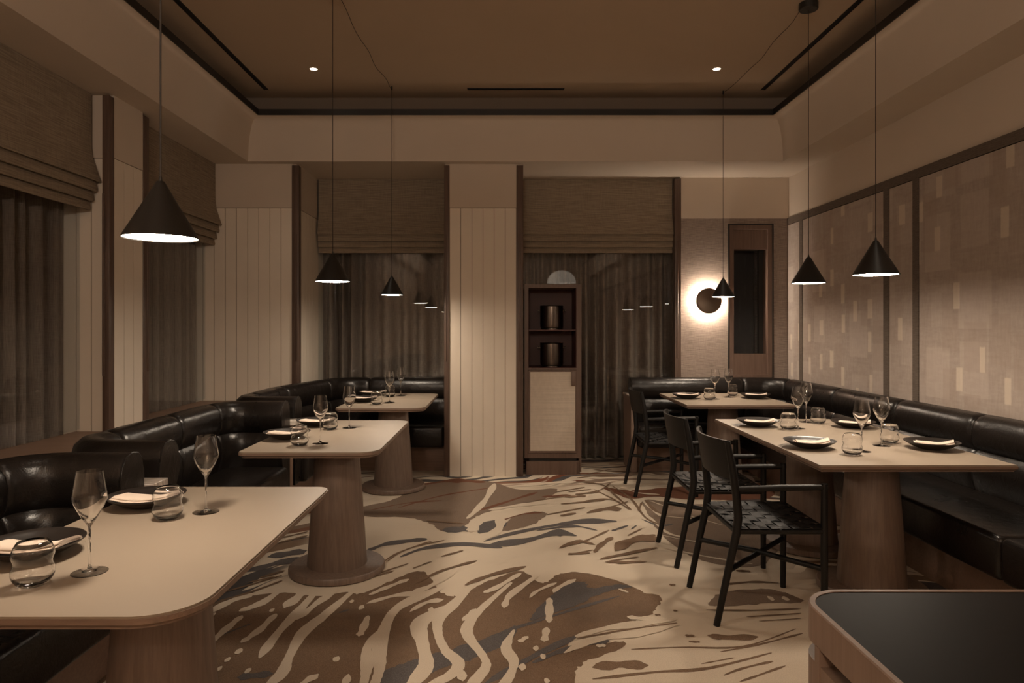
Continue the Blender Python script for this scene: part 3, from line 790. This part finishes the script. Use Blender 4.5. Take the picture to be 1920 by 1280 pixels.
# ------------------------------------------------------------------ tables
def rounded(x0, x1, y0, y1, radii):
    """radii for corners (x1,y0),(x1,y1),(x0,y1),(x0,y0)"""
    pts = []
    for (cx, cy, a0), r in zip(((x1, y0, -90), (x1, y1, 0), (x0, y1, 90), (x0, y0, 180)), radii):
        sxn = -1 if cx == x1 else 1; syn = 1 if cy == y0 else -1
        ox, oy = cx + sxn * r, cy + syn * r
        k = max(2, int(r / 0.008)) if r > 0.004 else 1
        for i in range(k + 1):
            a = R(a0 + 90 * i / k)
            pts.append((ox + r * math.cos(a), oy + r * math.sin(a)))
    return pts
def table(label, x0, x1, y0, y1, radii, peds, grp):
    cx, cy = peds[0] if len(peds) == 1 else ((x0 + x1) / 2, (y0 + y1) / 2)
    o = thing('dining_table', label, 'table', (cx, cy, 0), group=grp)
    L = lambda poly: [(a - cx, b - cy) for a, b in poly]
    MB().prism(L(rounded(x0 + 0.003, x1 - 0.003, y0 + 0.003, y1 - 0.003, radii)), 0.734, 0.740).build('table_top', 'laminate', o)
    poly = L(rounded(x0, x1, y0, y1, radii)); under = L(rounded(x0 + 0.012, x1 - 0.012, y0 + 0.012, y1 - 0.012, radii))
    MB().loft([[(a, b, 0.708) for a, b in under], [(a, b, 0.712) for a, b in under], [(a, b, 0.722) for a, b in poly], [(a, b, 0.7345) for a, b in poly]], smooth=False).build('wooden_edge', 'oak_edge', o)
    for px, py in peds:
        q = MB().lathe([(0.0, 0.03), (0.168, 0.03), (0.122, 0.708), (0.0, 0.708)], 64).build('pedestal', 'oak', o, (px - cx, py - cy, 0))
        MB().lathe([(0.0, 0.001), (0.258, 0.001), (0.268, 0.008), (0.268, 0.032), (0.262, 0.040), (0.168, 0.043), (0.0, 0.043)], 64).build('base_disc', 'oak', o, (px - cx, py - cy, 0))
    return o
BT = 'cream topped booth tables'
r4 = (0.11, 0.085, 0.03, 0.03)
table('cream booth table with rounded corners, the one farthest from the cabinet', -1.43, -0.702, 1.52, 2.765, (0.14, 0.05, 0.03, 0.03), [(-0.99, 1.98)], BT)
table('cream booth table with rounded corners, middle one of three', -1.383, -0.655, 3.52, 4.74, r4, [(-0.955, 3.90)], BT)
table('cream booth table with rounded corners, beside the boarded column', -1.355, -0.638, 5.44, 6.65, r4, [(-0.955, 5.87)], BT)
table('long cream table on two cone pedestals, set for four', 1.475, 2.405, 3.19, 4.80, (0.006,) * 4, [(1.935, 3.60), (1.935, 4.34)], None)
table('small square-cornered cream table near the sconce, set for two', 1.51, 2.42, 5.66, 6.67, (0.006,) * 4, [(1.96, 6.13)], None)

# ------------------------------------------------------------------ leather seating
BACK = [(0.0, 0.26), (0.0, 0.55), (0.0, 0.80), (0.012, 0.848), (0.042, 0.876), (0.085, 0.884), (0.128, 0.872), (0.158, 0.842), (0.170, 0.79),
        (0.164, 0.725), (0.150, 0.690), (0.138, 0.676), (0.150, 0.664), (0.166, 0.63), (0.172, 0.57), (0.164, 0.50), (0.150, 0.45), (0.150, 0.26)]
def path_pts(corners, r):
    """polyline with rounded corners -> dense points"""
    out = [Vector(corners[0])]
    for i in range(1, len(corners) - 1):
        a, b, c = Vector(corners[i - 1]), Vector(corners[i]), Vector(corners[i + 1])
        d1 = (a - b).normalized(); d2 = (c - b).normalized()
        p1 = b + d1 * r; p2 = b + d2 * r
        out.append(p1)
        for k in range(1, 10):
            u = k / 10; w = 0.7071 * 2 * u * (1 - u); ww = (1 - u) ** 2 + w + u * u
            out.append((p1 * (1 - u) ** 2 + b * w + p2 * u * u) / ww)
        out.append(p2)
    out.append(Vector(corners[-1]))
    dense = [out[0]]
    for a, b in zip(out, out[1:]):
        n = max(1, int((b - a).length / 0.03))
        for k in range(1, n + 1):
            dense.append(a.lerp(b, k / n))
    return dense
def back_cushions(root, corners, r, side, cuts, hard_ends):
    pts = path_pts(corners, r)
    s = [0.0]
    for a, b in zip(pts, pts[1:]): s.append(s[-1] + (b - a).length)
    L = s[-1]
    def at(u):
        u = min(max(u, 0), L)
        for i in range(len(s) - 1):
            if u <= s[i + 1] or i == len(s) - 2:
                f = (u - s[i]) / max(1e-9, s[i + 1] - s[i]); return pts[i].lerp(pts[i + 1], f)
    cuts = [0.0] + [c if c > 0 else L + c for c in cuts] + [L]
    for ci, (a, b) in enumerate(zip(cuts, cuts[1:])):
        g = 0.002
        st = [0.0, 0.004, 0.010, 0.020, 0.035, 0.06, 0.10]
        ln = b - a - 2 * g
        us = [q for q in st if q < ln / 2]
        us = us + [us[-1] + (ln - 2 * us[-1]) * k / 14 for k in range(1, 14)] + [ln - q for q in us[::-1]]
        loops = []
        for u in us:
            e = min(u, ln - u)
            free = (ci == 0 and u < ln / 2 and 0 in hard_ends) or (ci == len(cuts) - 2 and u > ln / 2 and 1 in hard_ends)
            pin = (0.012 if free else 0.055) * math.exp(-e / (0.006 if free else 0.014))
            q = at(a + g + u)
            d = (at(a + g + u + 0.012) - at(a + g + u - 0.012)).normalized()
            nv = Vector((-d.y, d.x)) * side
            wob = 1 + 0.012 * math.sin((a + u) * 9.0) + 0.008 * math.sin((a + u) * 23.0)
            lp = []
            for n_, z in BACK:
                k = (n_ - 0.085)
                k = k * (1 - pin * (2.0 if n_ > 0.1 else 0.4)) * (wob if n_ > 0.1 else 1)
                zz = z if z < 0.3 else 0.57 + (z - 0.57) * (1 - pin * 1.1)
                lp.append((q.x + nv.x * k, q.y + nv.y * k, zz))
            loops.append(lp)
        cu = MB().loft(loops, smooth=True).build('back_cushion', 'leather', root, sharp=60)
        for end, lp in ((0, loops[1]), (1, loops[-2])):
            if end in hard_ends and ci == (0 if end == 0 else len(cuts) - 2):
                MB().tube(lp, 0.0045, 6).build('piping', 'leather', cu)

def booth(y0, y1, label, corner=False):
    o = thing('booth_bench', label, 'booth seat', group='black leather booths')
    if not corner:
        back_cushions(o, [(-1.49, y0), (-1.93, y0), (-1.93, y1), (-1.49, y1)], 0.20, -1, [0.64, 1.24, -0.54], (0, 1))
        for a, b in ((y0 + 0.07, (y0 + y1) / 2 - 0.002), ((y0 + y1) / 2 + 0.002, y1 - 0.07)):
            MB().rbox(-1.88, -1.45, a, b, 0.245, 0.45, 0.03, 4).build('seat_cushion', 'leather', o)
        MB().box(-2.0, -1.59, y0 - 0.06, y1 + 0.06, 0.0, 0.25).build('plinth', 'plinth_wood', o)
        ends = [(y0, -1.49), (y1, -1.49)]
    else:
        back_cushions(o, [(-1.49, y0), (-1.93, y0), (-1.93, 5.85), (-1.66, 6.86), (-0.57, 6.86)], 0.20, -1, [0.64, 1.25, 2.0, 2.55], (0,))
        MB().rbox(-1.86, -1.45, y0 + 0.07, 6.80, 0.245, 0.45, 0.03, 4).build('seat_cushion', 'leather', o)
        MB().rbox(-1.446, -0.57, 6.44, 6.80, 0.245, 0.45, 0.03, 4).build('seat_cushion', 'leather', o)
        MB().box(-2.0, -1.59, y0 - 0.06, 6.25, 0.0, 0.25).build('plinth', 'plinth_wood', o)
        MB().box(-1.88, -0.57, 6.60, 6.92, 0.0, 0.25).build('plinth', 'plinth_wood', o)
booth(1.13, 2.74, 'black leather booth farthest from the cabinet, curving round its table')
booth(3.05, 4.66, 'black leather booth, middle of three, with two marble shelves beside it')
booth(4.95, 0, 'black leather corner booth running along the back window', True)

def divider(y0, y1, label):
    o = thing('divider_shelf', label, 'shelf', group='marble topped booth dividers')
    MB().rbox(-1.98, -1.455, y0 + 0.004, y1 - 0.004, 0.700, 0.735, 0.003, 1).build('marble_top', 'marble', o)
    MB().box(-1.98, -1.50, y0 + 0.02, y1 - 0.02, 0.0, 0.70).build('divider_body', 'plinth_wood', o)
divider(2.83, 2.96, 'small marble topped divider between the middle booth and the booth farthest from the cabinet')
divider(4.75, 4.86, 'small marble topped divider between the middle booth and the corner booth')

wb = thing('wall_bench', 'long black leather bench under the wallpaper panels and sconce', 'bench')
back_cushions(wb, [(1.25, 6.83), (2.785, 6.83), (2.785, 0.6)], 0.26, -1, [1.12, 1.62, 2.60, 3.50, 4.29, 5.12, 5.95, 6.78], (0,))
for a, b in ((6.76, 4.67), (4.666, 3.05), (3.046, 0.6)):
    MB().rbox(2.205, 2.73, b, a, 0.245, 0.45, 0.03, 4).build('seat_cushion', 'leather', wb)
MB().rbox(1.27, 2.20, 6.42, 6.77, 0.245, 0.45, 0.03, 4).build('seat_cushion', 'leather', wb)
MB().box(2.34, 2.87, 0.62, 6.90, 0.0, 0.25).build('plinth', 'plinth_wood', wb)
MB().box(1.27, 2.34, 6.58, 6.90, 0.0, 0.25).build('plinth', 'plinth_wood', wb)
ep = MB().rbox(1.205, 1.262, 6.50, 6.91, 0.0, 0.715, 0.004, 1).build('end_panel', 'pale_wood', wb)
MB().box(1.20, 1.267, 6.495, 6.912, 0.715, 0.728).build('panel_cap', 'marble', ep)

# ------------------------------------------------------------------ chairs
def chair(label, x, y):
    o = thing('dining_chair', label, 'chair', (x, y, 0), group='black woven-seat armchairs')
    W = 0.235
    for s in (-1, 1):
        MB().tube([(-0.250, s * W, 0.0), (-0.20, s * W, 0.24), (-0.158, s * W, 0.43), (-0.150, s * W, 0.50), (-0.158, s * W, 0.60), (-0.178, s * W, 0.74), (-0.200, s * W, 0.855)],
                  [0.0150, 0.0170, 0.0195, 0.0195, 0.0190, 0.0170, 0.0135], 14).build('rear_leg', 'black_wood', o)
        MB().tube([(0.250, s * W, 0.0), (0.250, s * W, 0.3), (0.250, s * W, 0.66)], [0.0145, 0.0170, 0.0155], 14).build('front_leg', 'black_wood', o)
        MB().tube([(-0.165, s * W, 0.632), (0.05, s * W, 0.640), (0.262, s * W, 0.643)], [0.0135, 0.0150, 0.0140], 12).build('armrest', 'black_wood', o)
        MB().tube([(-0.155, s * W, 0.438), (0.25, s * W, 0.438)], 0.0135, 10).build('side_rail', 'black_wood', o)
    MB().tube([(-0.155, -W, 0.432), (-0.155, W, 0.432)], 0.012, 10).build('rear_rail', 'black_wood', o)
    MB().tube([(0.25, -W, 0.432), (0.25, W, 0.432)], 0.012, 10).build('front_rail', 'black_wood', o)
    loops = []
    for i in range(25):
        yy = -W + 2 * W * i / 24
        sag = 0.055 * (1 - (yy / W) ** 2)
        sec = []
        for z, lean in ((0.675, -0.168), (0.77, -0.184), (0.858, -0.200)):
            sec.append((lean - sag - 0.004, yy, z))
        for z, lean in ((0.858, -0.200), (0.77, -0.184), (0.675, -0.168)):
            sec.append((lean - sag + 0.008, yy, z))
        loops.append(sec)
    MB().loft(loops, smooth=True).build('backrest', 'black_wood', o)
    MB().tube([(-0.197, -W, 0.255), (0.25, W, 0.262)], 0.0130, 10).build('cross_stretcher', 'black_wood', o)
    MB().tube([(-0.197, W, 0.255), (0.02, 0.01, 0.268), (0.25, -W, 0.262)], 0.0130, 10).build('cross_stretcher', 'black_wood', o)
    n = 8
    def strap(along, i):
        loops = []
        if along == 'x':
            c = -W + 0.02 + (2 * W - 0.04) * (i + 0.5) / n; hw = (2 * W - 0.04) / n / 2 - 0.002
            A0, A1 = -0.165, 0.262
        else:
            c = -0.150 + 0.395 * (i + 0.5) / n; hw = 0.395 / n / 2 - 0.002
            A0, A1 = -W - 0.014, W + 0.014
        k = n * 4
        for j in range(k + 1):
            u = A0 + (A1 - A0) * j / k
            w = math.cos(math.pi * (j / 4.0 - 0.5 + i)) * (1 if along == 'x' else -1)
            z = 0.4515 + 0.0035 * w - 0.006 * math.sin(math.pi * j / k)
            if along == 'x': lp = [(u, c - hw, z), (u, c + hw, z), (u, c + hw, z + 0.003), (u, c - hw, z + 0.003)]
            else: lp = [(c - hw, u, z), (c + hw, u, z), (c + hw, u, z + 0.003), (c - hw, u, z + 0.003)]
            loops.append(lp)
        return MB().loft(loops, smooth=False).build('seat_strap', 'black_strap', o)
    for i in range(n):
        strap('x', i); strap('y', i)
    return o
c1 = chair('black armchair at the long table, the one farther from the sconce', 1.235, 3.405)
def chair_copy(label, x, y):
    c = copy_tree(c1); c.location = (x, y, 0); c['label'] = label
chair_copy('black armchair at the long table, the one nearer the sconce', 1.24, 4.165)
chair_copy('black armchair at the small table set for two', 1.315, 5.80)

# ------------------------------------------------------------------ pot cabinet
cb = thing('pot_cabinet', 'tall narrow wooden cabinet with two open shelves and a pale woven door', 'cabinet', (0.45, 6.42, 0))
m = MB()
m.box(-0.262, -0.228, 0.0, 0.42, 0.155, 1.79).box(0.228, 0.262, 0.0, 0.42, 0.155, 1.79)
m.box(-0.228, 0.228, 0.0, 0.42, 1.755, 1.79).box(-0.228, 0.228, 0.0, 0.42, 0.155, 0.20)
m.box(-0.228, 0.228, 0.0, 0.42, 0.985, 1.0)
m.build('carcass', 'cabinet_wood', cb)
MB().box(0.262, 0.275, 0.02, 0.42, 0.02, 1.79).build('side_panel', 'cabinet_wood', cb)
m = MB().box(-0.228, 0.228, 0.40, 0.41, 1.0, 1.755).box(-0.227, -0.222, 0.012, 0.40, 1.0, 1.755).box(0.222, 0.227, 0.012, 0.40, 1.0, 1.755).box(-0.222, 0.222, 0.012, 0.40, 1.0, 1.004)
m.build('niche_lining', 'niche_red', cb)
MB().box(-0.222, 0.222, 0.02, 0.40, 1.350, 1.362).build('shelf', 'niche_red', cb)
d = MB().box(-0.226, 0.226, -0.012, 0.008, 0.205, 0.982).build('door', 'cabinet_wood', cb)
MB().box(-0.208, 0.212, -0.016, -0.011, 0.225, 0.965).build('door_panel', 'door_weave', d)
MB().rbox(0.176, 0.214, -0.034, -0.010, 0.835, 0.972, 0.004, 2).build('handle', 'cabinet_wood', d)
MB().box(-0.22, 0.25, 0.03, 0.40, 0.125, 0.155).build('plinth_gap', 'black_trim', cb)
MB().box(-0.245, 0.228, -0.01, 0.40, 0.0, 0.125).build('plinth', 'cabinet_wood', cb)
MB().box(0.229, 0.262, 0.03, 0.41, 0.0, 0.155).build('foot_panel', 'cabinet_wood', cb)
def pot(z, label):
    o = thing('steel_pot', label, 'pot', (0.455, 6.60, z), group='dark steel pots')
    MB().lathe([(0.0, 0.0), (0.095, 0.0), (0.095, 0.012), (0.107, 0.018), (0.110, 0.04), (0.110, 0.222), (0.114, 0.226), (0.110, 0.230), (0.105, 0.226), (0.105, 0.03), (0.0, 0.025)], 48).build('pot_body', 'pot_steel', o)
    for s in (-1, 1):
        MB().tube([(s * 0.109, 0, 0.185), (s * 0.122, 0, 0.185), (s * 0.124, 0, 0.185), (s * 0.134, 0, 0.185)], [0.006, 0.006, 0.011, 0.010], 12).build('knob_handle', 'pot_steel', o)
pot(1.362, 'dark steel pot with side knobs on the upper cabinet shelf')
pot(1.004, 'dark steel pot with side knobs in the lower cabinet niche')

# ------------------------------------------------------------------ service sideboard
sb = thing('sideboard', 'black topped service sideboard with pale wooden rim and sides', 'sideboard', (0.533, 0.2, 0))
S0x, S1x, S0y, S1y = 0.0, 1.15, -0.4, 1.064
outer = rounded(S0x, S1x, S0y, S1y, (0.02, 0.05, 0.085, 0.02))
inner = rounded(S0x + 0.012, S1x - 0.012, S0y + 0.012, S1y - 0.010, (0.012, 0.040, 0.075, 0.012))
MB().prism(inner, 0.86, 0.9000).build('worktop', 'counter_black', sb)
m = MB(); n = len(outer)
assert len(outer) >= len(inner)
outer2 = rounded(S0x, S1x, S0y, S1y, (0.0205, 0.0505, 0.055, 0.0205))
def resample(poly, k):
    pts = [Vector(q) for q in poly] + [Vector(poly[0])]
    s = [0]
    for a, b in zip(pts, pts[1:]): s.append(s[-1] + (b - a).length)
    out = []; i = 0
    for j in range(k):
        u = s[-1] * j / k
        while s[i + 1] < u: i += 1
        out.append(pts[i].lerp(pts[i + 1], (u - s[i]) / (s[i + 1] - s[i])))
    return out
c0 = Vector(((S0x + S1x) / 2, (S0y + S1y) / 2))
def offset_poly(poly, d):
    n = len(poly); out = []
    for i in range(n):
        a, b, c = Vector(poly[i - 1]), Vector(poly[i]), Vector(poly[(i + 1) % n])
        t1 = (b - a).normalized() if (b - a).length > 1e-6 else (c - b).normalized()
        t2 = (c - b).normalized() if (c - b).length > 1e-6 else t1
        nn = (Vector((-t1.y, t1.x)) + Vector((-t2.y, t2.x))).normalized()
        out.append(b + nn * d)
    return out
inn = offset_poly(outer, 0.012)
lo = [[(a, b, 0.840) for a, b in outer], [(a, b, 0.899) for a, b in outer], [(a, b, 0.9012) for a, b in offset_poly(outer, 0.002)],
      [(a, b, 0.9012) for a, b in offset_poly(outer, 0.011)], [(a, b, 0.895) for a, b in inn], [(a, b, 0.855) for a, b in inn]]
MB().loft(lo, smooth=False, cap=False).build('top_rim', 'pale_wood', sb)
MB().prism(offset_poly(outer, 0.03), 0.812, 0.856).build('shadow_groove', 'black_trim', sb)
MB().prism(outer, 0.08, 0.812).build('body', 'pale_wood', sb)
MB().box(S0x - 0.002, S0x + 0.03, S1y - 0.112, S1y - 0.095, 0.08, 0.842).build('corner_stile', 'pale_wood', sb)
MB().prism(offset_poly(outer, 0.05), 0.0, 0.08).build('toe_kick', 'black_trim', sb)

# ------------------------------------------------------------------ tableware
def wine_glass_mesh():
    out = [(0.0, 0.0052), (0.006, 0.0046), (0.020, 0.0026), (0.040, 0.0002), (0.0435, 0.0), (0.044, 0.0008), (0.040, 0.0016), (0.020, 0.0042), (0.007, 0.0085), (0.0036, 0.02), (0.0030, 0.07), (0.0036, 0.118),
           (0.008, 0.128), (0.020, 0.146), (0.033, 0.170), (0.0415, 0.190), (0.0425, 0.196), (0.0415, 0.203), (0.0365, 0.233), (0.0315, 0.266)]
    inn = [(0.0305, 0.266), (0.0355, 0.233), (0.0405, 0.203), (0.0413, 0.196), (0.0400, 0.190), (0.0315, 0.171), (0.018, 0.148), (0.006, 0.134), (0.0, 0.132)]
    return MB().lathe(out + inn, 40)
def tumbler_mesh():
    out = [(0.0, 0.0), (0.031, 0.0), (0.036, 0.004), (0.0455, 0.018), (0.0490, 0.030), (0.0480, 0.040), (0.0435, 0.050), (0.0420, 0.056), (0.0440, 0.063), (0.0475, 0.073), (0.0470, 0.083), (0.0415, 0.097), (0.0350, 0.108)]
    inn = [(0.0340, 0.108), (0.0403, 0.097), (0.0457, 0.083), (0.0462, 0.073), (0.0427, 0.063), (0.0406, 0.056), (0.0421, 0.050), (0.0465, 0.040), (0.0475, 0.030), (0.0440, 0.020), (0.034, 0.010), (0.0, 0.008)]
    return MB().lathe(out + inn, 40)
def plate_mesh():
    return MB().lathe([(0.0, 0.0), (0.052, 0.0), (0.060, 0.003), (0.095, 0.017), (0.122, 0.033), (0.1320, 0.0405), (0.1325, 0.0425), (0.130, 0.0425), (0.118, 0.034), (0.094, 0.022), (0.060, 0.010), (0.0, 0.008)], 56)
def napkin_mesh(seed):
    rr = random.Random(seed)
    m = MB()
    def layer(x0, x1, y0, y1, z, th, skew):
        nx, ny = 14, 8
        top = []; bot = []
        def zz(x, y):
            q = 0.013 * (abs(x) / 0.1) ** 2
            return z + q + 0.0025 * math.sin(x * 45 + seed) * math.cos(y * 38)
        loops = []
        for i in range(nx + 1):
            x = x0 + (x1 - x0) * i / nx
            lp = []
            for j in range(ny + 1):
                y = y0 + (y1 - y0) * j / ny
                e = 1 - (abs(2 * j / ny - 1)) ** 4 * 0.7
                lp.append((x + skew * y, y, zz(x, y) + th * e))
            for j in range(ny, -1, -1):
                y = y0 + (y1 - y0) * j / ny
                lp.append((x + skew * y, y, zz(x, y)))
            loops.append(lp)
        m.loft(loops, smooth=True)
    layer(-0.098, 0.098, -0.046, 0.046, 0.0125, 0.007, 0.35)
    layer(-0.090, 0.099, -0.040, 0.030, 0.0195, 0.008, 0.45)
    return m
src = {}
def item(kind, label, loc, rz=0.0):
    nm, mat, cat, grp, fn = {
        'wine': ('wine_glass', 'glass', 'glass', 'stemmed wine glasses on the tables', wine_glass_mesh),
        'tumbler': ('water_tumbler', 'glass', 'glass', 'wavy water tumblers on the tables', tumbler_mesh),
        'plate': ('dinner_plate', 'plate_glaze', 'plate', 'black plates on the tables', plate_mesh),
        'napkin': ('folded_napkin', 'linen', 'napkin', 'folded napkins on the plates', lambda: napkin_mesh(3))}[kind]
    if kind not in src:
        src[kind] = fn().build(nm, mat, sharp=60 if kind != 'napkin' else 70)
        o = src[kind]
    else:
        o = src[kind].copy(); col.objects.link(o)
    o.location = loc; o.rotation_euler = (0, 0, rz)
    tag(o, label, cat, grp)
ZT = 0.7405
TB = {'a': 'the booth table farthest from the cabinet', 'b': 'the middle one of three booth tables', 'c': 'the booth table beside the boarded column',
      'l': 'the long table', 's': 'the small table'}
near, farr = 'farther from the back windows', 'nearer the back windows'
sets = [
    ('a', near, (-1.335, 1.93), (-1.185, 1.715), (-1.094, 1.80), 0.10),
    ('a', farr, (-1.295, 2.47), (-1.135, 2.30), (-1.043, 2.385), 0.05),
    ('b', near, (-1.262, 3.96), (-1.118, 3.725), (-1.022, 3.79), 0.02),
    ('b', farr, (-1.232, 4.48), (-1.100, 4.307), (-0.995, 4.376), 0.05),
    ('c', near, (-1.225, 5.92), (-1.068, 5.70), (-0.988, 5.865), 0.0),
    ('c', farr, (-1.245, 6.44), (-1.062, 6.33), (-0.974, 6.41), 0.0),
    ('l', 'chair side, farther from sconce', (1.635, 3.66), (1.759, 3.453), (1.858, 3.55), 0.15),
    ('l', 'chair side, nearer the sconce', (1.655, 4.46), (1.790, 4.307), (1.870, 4.35), 0.05),
    ('l', 'bench side, farther from sconce', (2.265, 3.62), (2.143, 3.80), (2.055, 3.72), -0.12),
    ('l', 'bench side, nearer the sconce', (2.245, 4.40), (2.100, 4.57), (2.050, 4.64), -0.10),
    ('s', 'chair side', (1.655, 6.20), (1.820, 6.07), (1.890, 6.13), 0.0),
    ('s', 'bench side', (2.275, 6.20), (2.150, 6.44), (2.060, 6.28), 0.0)]
for tb, seat, pl, tu, wi, rz in sets:
    s = '%s, %s' % (TB[tb], seat)
    item('plate', 'black plate on ' + s, (pl[0], pl[1], ZT), rz)
    item('napkin', 'folded napkin on ' + s, (pl[0] + 0.008, pl[1] - 0.004, ZT + 0.009), rz)
    item('tumbler', 'wavy tumbler on ' + s, (tu[0], tu[1], ZT))
    item('wine', 'wine glass on ' + s, (wi[0], wi[1], ZT))
